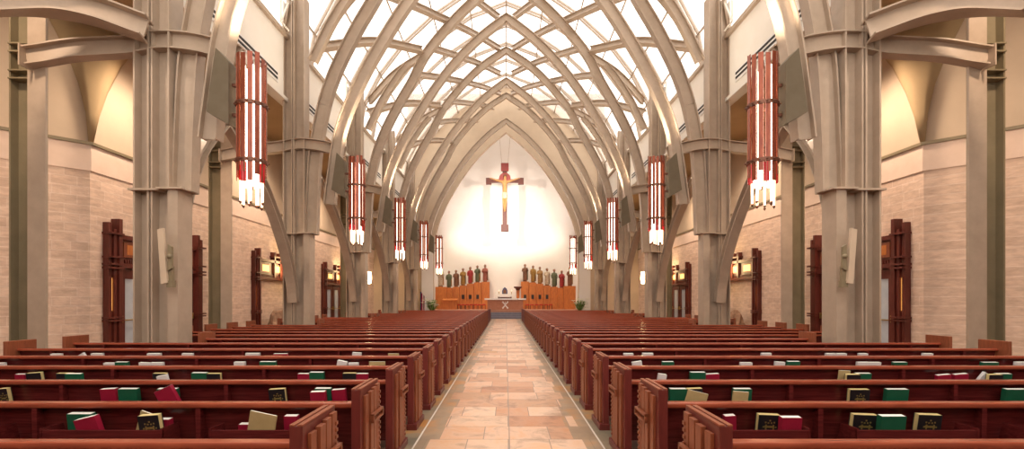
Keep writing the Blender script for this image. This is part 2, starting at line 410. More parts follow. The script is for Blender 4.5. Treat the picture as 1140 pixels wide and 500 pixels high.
for i, p in enumerate(PIER):
    nm = ORD[i]
    for s in (-1, 1):
        column(i, s, p)
        # H-shaped aisle column by the outer wall
        if i < 4:
            d = p - .1
            oc = thing('aisle_column', f'{nm} steel column with shade-toned web against the {SIDE[s]} aisle wall, behind the nave columns', 'column', (0, d, 0), 0, 'aisle wall columns')
            X = lambda a, c: sorted((s * a, s * c))
            obj('flange', lambda bm: box(bm, *X(9.69, 10.07), -.22, -.17, 0, 8.95), 'steel', oc)
            obj('web', lambda bm: box(bm, *X(9.86, 9.90), -.17, -.03, 0, 8.95), 'steel_olive_shade', oc)
            obj('rear_post', lambda bm: (hcol(bm, *X(10.09, 10.56), -.12, .26, 0, 8.95)), 'steel_olive_shade', oc)
            def pl(bm):
                for z in (6.28, 6.45, 6.85, 7.02): box(bm, *X(10.1, 10.55), -.16, .06, z, z + .03)
            obj('stiffener', pl, 'steel_olive_shade', oc)
    for key, P, zc, dep, wid, dy in (('inner', A_P, 3, .38, .29, -.36), ('outer', B_P, 3, .42, .29, .06)):
        pts = arc(P, p + dy)
        if key == 'outer':
            pts = [q for q in arc(B_FULL, p + dy) if q.z > 8.599]
            pts[0].z += .012; pts[-1].z += .012
        tag(obj('roof_arch', lambda bm: ibeam(bm, pts, dep, wid, axis_ref(zc), .035, .05), 'steel'),
            f'{"lower" if key == "inner" else "higher"} pointed steel arch of the pair spanning the nave at the {nm} columns', 'arch', f'{key} pointed roof arches')
    for s in (-1, 1):
        # short rib with a cut lower end that runs beside the outer arch
        pts = spline([(s * 6.75, p - .5, 9.9), (s * 6.1, p - .45, 11.3), (s * 5.35, p - .4, 12.5), (s * 4.85, p - .36, 13.15)], 5)
        tag(obj('stub_rib', lambda bm: ibeam(bm, pts, .30, .24, axis_ref(3), .03, .04), 'steel'),
            f'short cut steel rib along the {SIDE[s]} flank of the {nm} higher arch', 'rib', 'short stub ribs')
        for q, (yw, zw, xm, zm, word) in enumerate(((-4.4, 11.9, 5.9, 13.25, 'nearer'), (2.6, 12.5, 5.9, 13.45, 'farther'))):
            if p + yw < 6 or p + yw > YE - .5: continue
            pts = spline([(s * 7.6, p + yw, zw), (s * xm, p + yw * .52, zm), (s * 4.16, p + .06 + (.24 if yw > 0 else -.22), 13.95)], 7)
            tag(obj('jack_rib', lambda bm: ibeam(bm, pts, .32, .26, axis_ref(3), .03, .04), 'steel'),
                f'jack rib from {SIDE[s]} window wall to {word} face of the {nm} higher arch', 'rib', 'curved jack ribs')
# long shallow diagonal ribs: from an outer arch to the ridge two bays on
bp = spline([(x + .2, 0, z + .3) for x, z in B_FULL[6:-1]] + [(.4, 0, 17.72)], 8)
def diag(s, ya, yb):
    L = [0]
    for a, c in zip(bp, bp[1:]): L.append(L[-1] + (c - a).length)
    return [Vector((s * q.x, ya + (yb - ya) * l / L[-1], q.z)) for q, l in zip(bp, L) if (yb - ya) * l / L[-1] > (1.3 if ya in PIER else 3.85)]
ys = [3.63, 7.06]
for p in PIER: ys += [p, p + 3.45]
WH = ['near the camera', 'before the first column'] + [w for i in range(5) for w in (f'at the {ORD[i]} column', f'past the {ORD[i]} column')]
for i, y in enumerate(ys):
    for s in (-1, 1):
        pts = [q for q in diag(s, y, y + 13.8) if 6 < q.y < YE - .15]
        if len(pts) < 6: continue
        tag(obj('diagonal_rib', lambda bm: ibeam(bm, pts, .30, .25, axis_ref(4), .03, .04), 'steel'),
            f'long diagonal roof rib rising {SIDE[s]} of the nave {WH[i]} towards the ridge', 'rib', 'diagonal roof ribs')
for s in (-1, 1):
    pts = spline([(s * 7.42, 9.98, 7.18), (s * 8.2, 9.72, 7.38), (s * 8.85, 9.35, 7.36), (s * 9.3, 8.8, 7.05), (s * 9.75, 8.0, 6.45), (s * 10.2, 6.8, 5.2), (s * 10.4, 5.6, 3.4), (s * 10.45, 5.0, 0.0)], 5)
    tag(obj('transept_arch', lambda bm: ibeam(bm, pts, .44, .46, lambda v: (0, v.y - 6, v.z - 2.0) if v.z < 6.9 else (0, 0, 1), .035, .05), 'steel'),
        f'wide curved steel arch crossing the upper {SIDE[s]} corner in front of the aisle column', 'arch')
    # small braced frame at the clerestory beside each column
    for i, p in enumerate(PIER[:4]):
        def tr(bm, s=s, p=p):
            x0, x1 = s * 7.72, s * 7.78
            for a, c in (((11.1, -.85), (11.1, -.27)), ((12.1, -.85), (12.1, -.27)), ((11.1, -.85), (12.1, -.85)), ((11.1, -.85), (12.1, -.27))):
                cyl(bm, (s * 7.7, p + a[1], a[0]), (s * 7.7, p + c[1], c[0]), .035, n=6)
        tag(obj('window_brace', tr, 'cream'), f'small white braced frame on the window sill at the {ORD[i]} {SIDE[s]} column', 'brace', 'clerestory braces')
        # slot diffuser strips
        df = thing('slot_diffuser', f'white strip with two black air slots high on the {SIDE[s]} wall past the {ORD[i]} column', 'air vent', (s * 7.893, 0, 9.22), 0, 'linear air diffusers')
        ya, yb = p + 1.0, p + 6.2
        obj('strip', lambda bm: box(bm, *sorted((0, -s * .03)), ya, yb, -.14, .24), 'cloth_white', df)
        for z in (-.06, .09): obj('slot', lambda bm: box(bm, *sorted((-s * .03, -s * .04)), ya + .05, yb - .05, z, z + .08), 'dark', df)

# ------------------------------------------------------------------ pews
def row_y(k): return 2.92 + 1.09 * k
NROW = 32
STILE = {0: (2.3, 1.3), 1: (2.55, 1.34), 2: (2.95, 1.72), 3: (3.1, 1.92), 4: (2.95, 1.7)}
def make_pew(k, s):
    y = row_y(k); out = 8.45
    for p in PIER:
        if p - 1.0 < y < p + .55: out = 6.55
    L = out - 1.17
    t = thing('pew', f'dark red wooden pew, {ORD[k]} row from the camera, {SIDE[s]} of the aisle', 'pew', (s * 1.17, y, 0), 0, f'pews {SIDE[s]} of the aisle')
    X = lambda a, c: sorted((s * a, s * c))
    kk = k if k in STILE else 9
    def bk(bm): prism(bm, [(.11, .10), (.14, .10), (.04, .735), (.01, .735)], 'x', *X(.06, L - .02))
    obj('back', bk, 'wood', t, key=('back', s, L))
    def rail(bm): box(bm, *X(.07, L - .02), -.045, .05, .725, .768, .014)
    obj('top_rail', rail, 'wood_rail_lit', t, smooth=False, key=('rail', s, L))
    obj('seat', lambda bm: box(bm, *X(.07, L - .02), .10, .56, .42, .46, .01), 'wood', t, key=('seat', s, L))
    e = obj('aisle_end', lambda bm: box(bm, *X(0, .075), -.20, .32, 0, .905, .006), 'wood_end', t, key=('end', s))
    for c0, c1 in ((0, .03), (.045, .075)): obj('top_strip', lambda bm: box(bm, *X(c0, c1), -.2, .32, .904, .914, .003), 'wood_slat', e, key=('cap', s, c0))
    if k < 26:
        obj('plinth', lambda bm: box(bm, *X(-.045, .085), -.215, .335, 0, .075, .006), 'wood_end', e, key=('plinth', s))
        for q, v in enumerate((-.13, -.02, .09, .20)):
            def sl(bm, v=v, q=q):
                th = (.022, .034, .030, .026)[q]
                box(bm, *X(-th, 0), v, v + .085, .078, .845 + .012 * q, .003)
                if q == 3:
                    z = .12
                    while z < .84: box(bm, *X(-.034, -th + .002), v + .05, v + .083, z, z + .022); z += .045
            obj('slat', sl, 'wood_slat', e, key=('slat', s, q))
        def cl(bm):
            a, c = -.03, .29
            for (v0, v1, z0, z1) in ((a, c, .60, .618), (a, c, .655, .673), (a, a + .02, .60, .673), (c - .02, c, .60, .673)):
                box(bm, *X(-.06, -.034), v0, v1, z0, z1)
        obj('clasp', cl, 'wood_slat', e, key=('clasp', s))
    def oe(bm): box(bm, *X(L - .02, L + .05), -.20, .32, 0, .905, .008)
    obj('wall_end', oe, 'wood_slat', t, key=('oend', s, L))
    if k < 16:
        u0, du = STILE.get(k, (2.9, 1.65))
        us = []; u = u0 - 1.17
        while u < L - .3: us.append(u); u += du
        for n, u in enumerate(us):
            def st(bm, u=u): prism(bm, [(-.035, .40), (.09, .30), (.03, .725), (-.04, .725)], 'x', *X(u - .02, u + .02))
            obj('stile', st, 'wood', t, key=('stile', s, kk, n))
        if k < 7:
            ed = [.10 - .0] + us + [L - .05]
            for n, (a, c) in enumerate(zip(ed, ed[1:])):
                if c - a < .6: continue
                m0 = min(.19, (c - a) * .14) if k < 2 else .06
                def rk(bm, a=a + m0, c=c - m0):
                    box(bm, *X(a, c), -.185, -.17, .44, .585, .003)
                    box(bm, *X(a, c), -.17, .02, .44, .455)
                    if k > 1: return
                    for u in (a, c - .015): prism(bm, [(-.19, .44), (.04, .44), (.0, .60), (-.19, .60)], 'x', *X(u, u + .015))
                obj('book_rack', rk, 'wood', t, key=('rack', s, kk, n, L))
    return t
for k in range(NROW):
    for s in (-1, 1): make_pew(k, s)

# ------------------------------------------------------------------ books in the racks
#            (row, px0, px1, kind, tilt in degrees, height factor)
BOOKS = [
 (1, 77, 104, 'green', 0, 1), (1, 98, 124, 'red', -14, .86), (1, 146, 168, 'tan', 19, .95), (1, 164, 189, 'black', -4, 1.0), (1, 178, 188.5, 'red', 0, .80),
 (1, 266, 281, 'red', 0, .62), (1, 274, 311, 'tan', 12, 1.0), (1, 317, 332, 'red', 0, .92),
 (1, 809, 819, 'red', -4, .92), (1, 841, 868, 'black', 2, .95), (1, 863, 885, 'red', 0, .95), (1, 946, 976, 'black', 2, .95), (1, 971, 998, 'green', 0, 1), (1, 1018, 1047, 'black', 2, .95),
 (2, 1, 12, 'black', -4, 1), (2, 113, 132, 'red', -3, .98), (2, 133, 154, 'green', 0, 1), (2, 176, 198, 'green', 0, 1), (2, 187, 208, 'red', -24, 1),
 (2, 300, 320, 'black', -3, .97), (2, 351, 369, 'green', 0, 1.02), (2, 349, 367, 'red', -2, .92), (2, 370.5, 387, 'red', -4, .95),
 (2, 745, 764, 'green', 0, 1), (2, 757, 782, 'tan', 14, .82), (2, 764, 783, 'black', -2, 1), (2, 816, 836, 'green', 0, 1), (2, 810, 829, 'tan', 4, .9),
 (2, 945, 967, 'black', 0, .97), (2, 986, 1010, 'green', 0, .98), (2, 1118, 1142, 'green', 0, .98),
 (3, 18, 29, 'red', 0, .92), (3, 31, 49, 'black', -4, .97), (3, 64, 81, 'black', 0, .97), (3, 80, 97, 'green', 0, 1), (3, 171, 186, 'black', 0, .97), (3, 182, 194, 'white', -10, .86),
 (3, 214, 231, 'green', 0, 1), (3, 231, 246, 'black', 0, .96), (3, 332, 345, 'red', 0, .95), (3, 345, 361, 'green', 0, 1.03), (3, 382, 397, 'black', 0, .98), (3, 397, 410, 'red', 0, .95),
 (3, 730, 740, 'white', 8, .9), (3, 768, 785, 'green', 0, 1.03), (3, 785, 802, 'red', -3, .92), (3, 932, 946, 'tan', 3, 1.1), (3, 937, 952, 'black', 0, .96), (3, 952, 969, 'green', 0, .97),
 (3, 1043, 1060, 'red', -5, .86), (3, 1062, 1079, 'red', -5, .9), (3, 1084, 1096, 'white', 34, .9), (3, 1093, 1108, 'black', 0, .95), (3, 1108, 1125, 'green', 0, .95),
 (4, 0, 4, 'white', 0, 1), (4, 116, 129, 'white', 0, 1), (4, 129, 143, 'green', 0, 1.06), (4, 154, 167, 'white', 3, 1), (4, 168, 182, 'white', 0, 1.02), (4, 261, 273, 'white', 0, 1.06),
 (4, 286, 311, 'green', 0, 1.08), (4, 372, 384, 'white', 12, 1.08), (4, 388, 399, 'white', 0, 1), (4, 411, 429, 'tan', 0, 1.08), (4, 705, 717, 'white', -8, 1.05), (4, 737, 750, 'green', 0, 1.08),
 (4, 824, 837, 'white', 0, 1.02), (4, 861, 873, 'white', 4, 1.04), (4, 876, 890, 'green', 0, 1.1), (4, 954, 967, 'white', 0, 1.05), (4, 967, 980, 'white', 0, 1.04), (4, 994, 1009, 'green', 0, 1.05),
 (4, 1088, 1115, 'green', 0, 1.04), (4, 1130, 1142, 'white', 0, 1.06),
 (5, 56, 68, 'white', 0, 1.05), (5, 95, 101, 'white', -30, 1.08), (5, 102, 115, 'white', 0, 1.08), (5, 164, 179, 'white', 0, 1.08), (5, 203, 215, 'white', 0, 1.08), (5, 270, 293, 'white', 0, 1.1),
 (5, 304, 321, 'red', 0, 1.06), (5, 391, 402, 'white', 4, 1.12), (5, 432, 444, 'tan', 0, 1.08), (5, 694, 705, 'white', 0, 1.08), (5, 715, 727, 'white', 0, 1.1), (5, 851, 862, 'white', 0, 1.1),
 (5, 919, 930, 'white', 0, 1.08), (5, 931, 942, 'white', 0, 1.08), (5, 961, 971, 'white', 0, 1.08), (5, 1027, 1038, 'white', 0, 1.08)]
KN = {'green': 'green hymnal', 'red': 'crimson book', 'black': 'black missal with gilt front', 'tan': 'tan paper booklet', 'white': 'white-edged book'}
def rounded_book(kind, w, h, th, sg):
    """cover: front board (towards the camera, -y), back board, spine; pages between"""
    def cov(bm):
        box(bm, -w / 2, w / 2, -th / 2, -th / 2 + .003, 0, h); box(bm, -w / 2, w / 2, th / 2 - .004, th / 2, 0, h)
        box(bm, *sorted((sg * (w / 2 - .004), sg * w / 2)), -th / 2 + .002, th / 2 - .002, 0, h)
    return cov
prev = {}
cnt = {}
per_row = {}
for b_ in BOOKS:
    key = (b_[0], b_[1] > VX, b_[3]); per_row.setdefault(key, []).append(b_)
for kk in per_row.values(): kk.sort(key=lambda q: abs(q[1] - VX))
for (k, a, c, kind, tilt, hf) in BOOKS:
    d = row_y(k) - .06
    w = (c - a) * d / F
    w = max(.10, min(.24, w)); xc = wx((a + c) / 2, d)
    th = .014 if kind == 'tan' else (.045 if kind == 'white' else .052)
    h = .232 * (hf - (.085 if k > 3 else 0))
    if tilt: w *= .9
    pr = prev.get(k)
    lay = 0
    if pr and a < pr[0] - .5 and pr[1] == 0: lay = 1
    prev[k] = (c, lay)
    yy = row_y(k) - .032 - (.076 if lay else 0)
    side = 'right' if xc > 0 else 'left'
    u0, du = STILE.get(k, (2.9, 1.65))
    for q in range(6):
        X = u0 + q * du; gap = abs(xc) - X; need = w / 2 + .035
        if abs(gap) < need: xc = math.copysign(X + math.copysign(need, gap), xc)
    lst = per_row[(k, a > VX, kind)]; idx = lst.index((k, a, c, kind, tilt, hf))
    state = 'leaning ' if abs(tilt) > 5 else ''
    lab = f'{state}{KN[kind]} in the {ORD[k]} {side} pew rack' + (f', {ORD[idx]} such from the aisle' if len(lst) > 1 else '')
    th_ = math.radians(tilt)
    lift = abs(math.sin(th_)) * w / 2
    t = thing('tan_booklet' if kind == 'tan' else ('paper_booklet' if kind == 'white' else 'hymnal'), lab, 'book', (xc, yy, .4605 + lift), 0, f'books in the {ORD[k]} {side} pew')
    t.rotation_euler = (math.radians(7), th_, 0)
    sg = (-1 if xc > 0 else 1) * (-1 if kind == 'black' else 1)
    key = (kind, round(w, 3), round(h, 3), sg)
    obj('cover', rounded_book(kind, w, h, th, sg), 'cover_' + kind, t, key=('cover',) + key)
    obj('pages', lambda bm: box(bm, -w / 2 + .005, w / 2 - .005, -th / 2 + .003, th / 2 - .003, .004, h + .0005), 'pages' if kind != 'black' else 'pages_gold', t, key=('pages',) + key)
    if kind == 'green' and k < 3:
        def scr(bm, w=w, h=h, th=th):
            n = 26
            pts = [Vector((-w * .34 + w * .68 * q / n, -th / 2 - .0006, h * .36 + .010 * math.sin(q * 1.9) * (1.8 if q in (0, 1, 12) else 1))) for q in range(n + 1)]
            tube(bm, pts, .0022, 5)
        obj('gilt_script', scr, 'gilt', t, key=('scr',) + key)
    if kind == 'black' and k < 3:
        def orn(bm, w=w, h=h, th=th):
            y0, y1 = -th / 2 - .0012, -th / 2
            for q in range(16):
                ang = 2 * math.pi * q / 16
                r0 = .030 if q % 2 else .045
                cx_, cz_ = w * .03 + r0 * 1.1 * math.cos(ang), h * .55 + r0 * 1.2 * math.sin(ang)
                box(bm, cx_ - .006, cx_ + .006, y0, y1, cz_ - .006, cz_ + .006)
            box(bm, -w * .2, w * .24, y0, y1, h * .52, h * .60)
            box(bm, -w * .3, w * .34, y0, y1, h * .22, h * .235)
        obj('gilt_ornament', orn, 'gilt', t, key=('orn',) + key)

# ------------------------------------------------------------------ hanging cylinder lights
def cyl_light():
    t = thing('pendant_cylinder_light', '', 'lamp', (0, 0, 0), 0, 'cylinder lights on the nave columns')
    rr = random.Random(3)
    n = 13
    for i in range(n):
        a = 2 * math.pi * (i + .5) / n
        ca, sa = math.cos(a), math.sin(a)
        top = 3.02 + .22 * rr.random(); bot = .62 + .25 * rr.random()
        def st(bm):
            ww, tt = .046, .012
            P = lambda u, r: (ca * r - sa * u, sa * r + ca * u)
            prism(bm, [P(-ww, .262), P(ww, .262), P(ww, .275), P(-ww, .275)], 'z', bot, top)
        obj('copper_slat', st, 'copper_glass', t)
    for z in (2.18, 1.05):
        def ring(bm, z=z):
            m_ = 28
            vs = []
            for r, zz in ((.276, z - .035), (.30, z - .035), (.30, z + .035), (.276, z + .035)):
                vs.append([bm.verts.new((r * math.cos(2 * math.pi * q / m_), r * math.sin(2 * math.pi * q / m_), zz)) for q in range(m_)])
            for q in range(m_):
                for e in range(4): bm.faces.new((vs[e][q], vs[e][(q + 1) % m_], vs[(e + 1) % 4][(q + 1) % m_], vs[(e + 1) % 4][q]))
            for q in range(14):
                a = 2 * math.pi * q / 14
                ball(bm, (.312 * math.cos(a), .312 * math.sin(a), z), .018, seg=8)
        obj('ring_band', ring, 'bronze', t)
    for i in range(5):
        a = 2 * math.pi * (i + .15) / 5
        x, y = .15 * math.cos(a), .15 * math.sin(a)
        obj('light_tube', lambda bm: cyl(bm, (x, y, .55), (x, y, 2.95), .040, n=12), 'tube_light', t, smooth=False)
    for i in range(4):
        a = 2 * math.pi * (i + .1) / 4 - math.pi / 2 - .35
        def rg(bm):
            x, y = .225 * math.cos(a), .225 * math.sin(a)
            cyl(bm, (x, y, .62), (x, y, 1.0), .055, n=10)
        obj('red_glass_tube', rg, 'red_glass', t)
    for i in range(9):
        a = 2 * math.pi * (i + .3) / 9
        x, y = .2 * math.cos(a), .2 * math.sin(a); lo = .08 + .2 * rr.random()
        o = obj('lamp_drop', lambda bm: cyl(bm, (x, y, lo), (x, y, .66), .020, .026, 8), 'drop_light', t)
        obj('finial', lambda bm: (ball(bm, (x, y, lo - .03), .026, seg=8), cyl(bm, (x, y, lo - .07), (x, y, lo - .03), .006, .018, 8)), 'bronze', o)
    obj('spine_rod', lambda bm: cyl(bm, (0, 0, .5), (0, 0, 3.1), .03, n=8), 'bronze', t)
    return t
proto = cyl_light(); lights = []
for i, p in enumerate(PIER):
    for s in (-1, 1):
        loc = (s * 5.14, p - .74, 3.32)
        lab = f'copper and red glass cylinder light on the {ORD[i]} {SIDE[s]} column from the camera'
        if not lights: proto.location = loc; proto['label'] = lab; lights.append((proto, s))
        else: lights.append((copy_tree(proto, loc, lab), s))
for root, s in lights:
    # slanted bracket box between the light and the arch stub
    bx = obj('bracket_box', lambda bm: prism(bm, [(s * .84, 2.03), (s * .40, 1.78), (s * .40, 3.03), (s * .66, 3.30)], 'y', -.12, .20), 'speaker_box', root, key=('bbox', s))
    for z in (2.58, 1.98): obj('bracket_arm', lambda bm: box(bm, *sorted((s * .29, s * .41)), .0, .06, z, z + .06), 'bronze', bx, key=('barm', s, z))

# ------------------------------------------------------------------ timber portals along the aisle walls
def portal(s, y0, y1, kind, label):
    t = thing('timber_portal', label, 'doorway', (s * (XW - .005), y0, 0), 0, 'timber portals in the aisle walls')
    W = y1 - y0
    X = lambda a, c: sorted((-s * a, -s * c))
    for base, sg in ((0, 1), (W, -1)):
        for q, (u, w, h, o) in enumerate(((0, .11, 3.72, .16), (.14, .10, 3.55, .20), (.27, .12, 3.85, .24))):
            u0, u1 = sorted((base + sg * u, base + sg * (u + w)))
            pp = obj('post', lambda bm: box(bm, *X(.0, o), u0, u1, 0, h, .006), 'wood_portal', t)
        for z in (1.0, 1.08, 2.45, 2.55, 2.75, 3.4):
            u0, u1 = sorted((base - sg * .03, base + sg * .42))
            obj('cross_band', lambda bm: box(bm, *X(0, .27), u0, u1, z, z + .05), 'wood_portal', t)
        u0, u1 = sorted((base + sg * .112, base + sg * .138))
        obj('amber_strip', lambda bm: box(bm, *X(.05, .14), u0, u1, 1.3, 2.2), 'amber_glass', t)
    inner0, inner1 = .40, W - .40
    def lint(bm):
        box(bm, *X(0, .18), inner0, inner1, 2.5, 2.62); box(bm, *X(0, .12), inner0, inner1, 2.62, 3.3); box(bm, *X(0, .2), inner0, inner1, 3.3, 3.42)
        u = inner0
        while u < inner1: box(bm, *X(.12, .16), u, u + .04, 2.64, 2.74); u += .09
    obj('lintel', lint, 'wood_portal', t)
    npan = 3
    for q in range(npan):
        u = inner0 + (q + .5) * (inner1 - inner0) / npan
        f = obj('lintel_panel', lambda bm: box(bm, *X(.12, .16), u - .42, u + .42, 2.8, 3.24, .01), 'wood_slat', t)
        obj('panel_glass', lambda bm: box(bm, *X(.16, .165), u - .3, u + .3, 2.88, 3.16), 'amber_glass' if kind != 'door' else 'wood_stall', f)
    obj('crown_post', lambda bm: (box(bm, *X(0, .2), W / 2 - .35, W / 2 - .23, 2.6, 3.8), box(bm, *X(0, .2), W / 2 + .23, W / 2 + .35, 2.6, 3.8), box(bm, *X(0, .22), W / 2 - .42, W / 2 + .42, 3.55, 3.62)), 'wood_portal', t)
    if kind != 'niche':
        nd = 2 if kind == 'door' else 3
        lw = (inner1 - inner0) / nd
        for q in range(nd):
            a = inner0 + q * lw + .03; c = a + lw - .06
            m_ = .24 if kind == 'door' else .30
            def leaf(bm):
                box(bm, *X(.02, .08), a, a + m_, 0.01, 2.48); box(bm, *X(.02, .08), c - m_, c, 0.01, 2.48)
                box(bm, *X(.02, .08), a + m_, c - m_, 0.01, .25); box(bm, *X(.02, .08), a + m_, c - m_, 2.2, 2.48)
            dl = obj('door_leaf', leaf, 'wood_portal', t)
            obj('pane', lambda bm: box(bm, *X(.035, .06), a + m_, c - m_, .25, 2.2), 'frosted', dl)
            def hd(bm):
                cyl(bm, (-s * .12, a + .06, 1.02), (-s * .12, c - .06, 1.02), .018, n=8)
                box(bm, *X(.08, .14), a + .04, a + .10, .95, 1.15); box(bm, *X(.08, .14), c - .10, c - .04, .95, 1.15)
            obj('push_bar', hd, 'brass', dl)
    return t
for s in (-1, 1):
    n = SIDE[s]
    portal(s, 13.2, 17.3, 'door', f'tall dark timber portal with frosted glass doors behind the first {n} column')
    portal(s, 20.9, 25.0, 'niche', f'open timber portal with lit amber panels around a stone niche on the {n} wall')
    portal(s, 28.8, 33.6, 'glazed', f'timber portal with three glazed doors beyond the second {n} column')
    # brown rock heap inside the niche
    def rk(bm):
        r2 = random.Random(5)
        res = bmesh.ops.create_icosphere(bm, subdivisions=3, radius=1)
        for v in res['verts']:
            kf = 1 + .22 * math.sin(5 * v.co.x + 2) * math.cos(4 * v.co.y + v.co.z * 3) + .08 * r2.random()
            v.co = Vector((v.co.x * .30 * kf, v.co.y * .85 * kf, max(-.0, (v.co.z * .95 * kf + .15))))
    o = obj('rock_heap', rk, 'rock', None, loc=(s * (XW - .68), 22.0, 0)); tag(o, f'brown rough rock heap inside the {n} timber niche', 'rock')
    # wall lamps
    for i, (y, z, w) in enumerate(((23.4, 3.15, 'niche'), (31.5, 3.3, 'glazed doors'), (37.0, 3.2, 'last bay'))):
        sc = thing('wall_sconce', f'glowing amber wall lamp above the {w} on the {n} aisle wall', 'lamp', (s * (XW - .55), y, z), 0, 'amber wall lamps')
        def shade(bm):
            lathe(bm, [(.06, -.42), (.16, -.36), (.20, 0), (.14, .5)], 10)
        obj('shade', shade, 'sconce_glow', sc)
        obj('bracket', lambda bm: (box(bm, *sorted((s * .12, s * .285)), -.03, .03, -.1, -.04), box(bm, *sorted((s * .265, s * .285)), -.08, .08, -.2, .2)), 'bronze', sc)
    # slanted station plaque on the first column
    st = thing('station_plaque', f'slanted pale plaque on a small bracket fixed to the first {n} column', 'plaque', (s * 6.97, 10.12, 0))
    obj('board', lambda bm: prism(bm, [(s * .02, 1.95), (s * .14, 1.93), (s * .22, 3.05), (s * .1, 3.08)], 'y', -.16, -.1), 'plaster', st)
    obj('relief', lambda bm: (prism(bm, [(-s * .06, 2.25), (s * .02, 2.2), (s * .02, 2.75), (-s * .06, 2.7)], 'y', -.14, -.08), ball(bm, (-s * .02, -.14, 2.5), .05)), 'steel_olive_shade', st)
    obj('bracket', lambda bm: (box(bm, *sorted((-s * .06, s * .06)), -.12, .0, 1.86, 2.0), box(bm, *sorted((-s * .03, s * .05)), -.1, .0, 2.0, 2.3)), 'steel_olive_shade', st)

# ------------------------------------------------------------------ sanctuary
def skin_fig(name, verts, edges, mat, parent, sub=2):
    me = bpy.data.meshes.new(name); me.from_pydata([v[0] for v in verts], edges, [])
    me.materials.append(M[mat])
    o = bpy.data.objects.new(name, me); COL.objects.link(o); o.parent = parent
    o.modifiers.new('skin', 'SKIN'); ss = o.modifiers.new('sub', 'SUBSURF'); ss.levels = ss.render_levels = sub
    for v, q in zip(me.skin_vertices[0].data, verts): v.radius = (q[1], q[1] if len(q) < 3 else q[2])
    me.skin_vertices[0].data[0].use_root = True
    for p in me.polygons: p.use_smooth = True
    return o
CY = 41.6; CZ = 12.2
cr = thing('crucifix', 'large wooden crucifix with golden figure hanging before the white apse', 'crucifix', (wx(562, CY), CY, 0))
cz = lambda py: wz(py, CY)
obj('upright', lambda bm: box(bm, -.2, .2, 0, .14, cz(256), cz(184), .02), 'wood_cross', cr)
obj('crossbar', lambda bm: box(bm, -1.2, 1.2, -.02, .13, cz(203.5), cz(199.5), .02), 'wood_cross', cr)
for x in (-1.38, 1.38): obj('end_block', lambda bm: (box(bm, x - .24, x + .24, -.05, .16, cz(205.5), cz(198), .03)), 'wood_cross', cr)
obj('end_block', lambda bm: box(bm, -.33, .33, -.05, .16, cz(258), cz(250), .03), 'wood_cross', cr)
obj('end_block', lambda bm: (box(bm, -.33, .33, -.05, .16, cz(190.5), cz(181.5), .03), box(bm, -.22, .22, -.07, -.05, cz(188.5), cz(183.5))), 'halo', cr)
def halo(bm):
    n = 24
    for y in (-.03,):
        prism(bm, [(.5 * math.cos(2 * math.pi * q / n), cz(199) + .5 * math.sin(2 * math.pi * q / n)) for q in range(n)], 'y', -.06, -.02)
obj('halo_disc', halo, 'halo', cr)
for x in (-.25, .25): obj('hanger_cable', lambda bm: cyl(bm, (x, .05, cz(184)), (x * 3, .05, 18.9), .012, n=6), 'steel', cr)
z0 = cz(199.5)
V = [((0, -.16, z0 - 1.25), .20, .16), ((0, -.17, z0 - .75), .17, .13), ((0, -.17, z0 - .33), .22, .15), ((0, -.19, z0 - .12), .09), ((.02, -.26, z0 + .06), .13, .14), ((.03, -.27, z0 + .2), .12, .13),
     ((-.3, -.16, z0 - .24), .11), ((-.75, -.12, z0 - .1), .075), ((-1.15, -.08, z0 + .04), .055), ((-1.32, -.08, z0 + .08), .05, .025),
     ((.3, -.16, z0 - .24), .11), ((.75, -.12, z0 - .1), .075), ((1.15, -.08, z0 + .04), .055), ((1.32, -.08, z0 + .08), .05, .025),
     ((-.11, -.17, z0 - 1.45), .13), ((-.10, -.3, z0 - 2.05), .1), ((-.05, -.16, z0 - 2.65), .06), ((-.05, -.26, z0 - 2.85), .05, .04),
     ((.11, -.17, z0 - 1.45), .13), ((.08, -.32, z0 - 2.08), .1), ((.03, -.18, z0 - 2.65), .06), ((.03, -.28, z0 - 2.83), .05, .04)]
E = [(0, 1), (1, 2), (2, 3), (3, 4), (4, 5), (2, 6), (6, 7), (7, 8), (8, 9), (2, 10), (10, 11), (11, 12), (12, 13), (0, 14), (14, 15), (15, 16), (16, 17), (0, 18), (18, 19), (19, 20), (20, 21)]
fig = skin_fig('figure', V, E, 'corpus_gold', cr)
obj('loincloth', lambda bm: lathe(bm, [(.24, -.42), (.27, -.25), (.25, 0), (.21, .12)], 18, (0, -.17, z0 - 1.3), 1, .8, lambda a, z: .06 * math.sin(6 * a + 4 * z)), 'robe_cream', cr, True)
obj('hair', lambda bm: (ball(bm, (.03, -.22, z0 + .2), .15, 1, .95, 1.1)), 'robe_brown', cr, True)

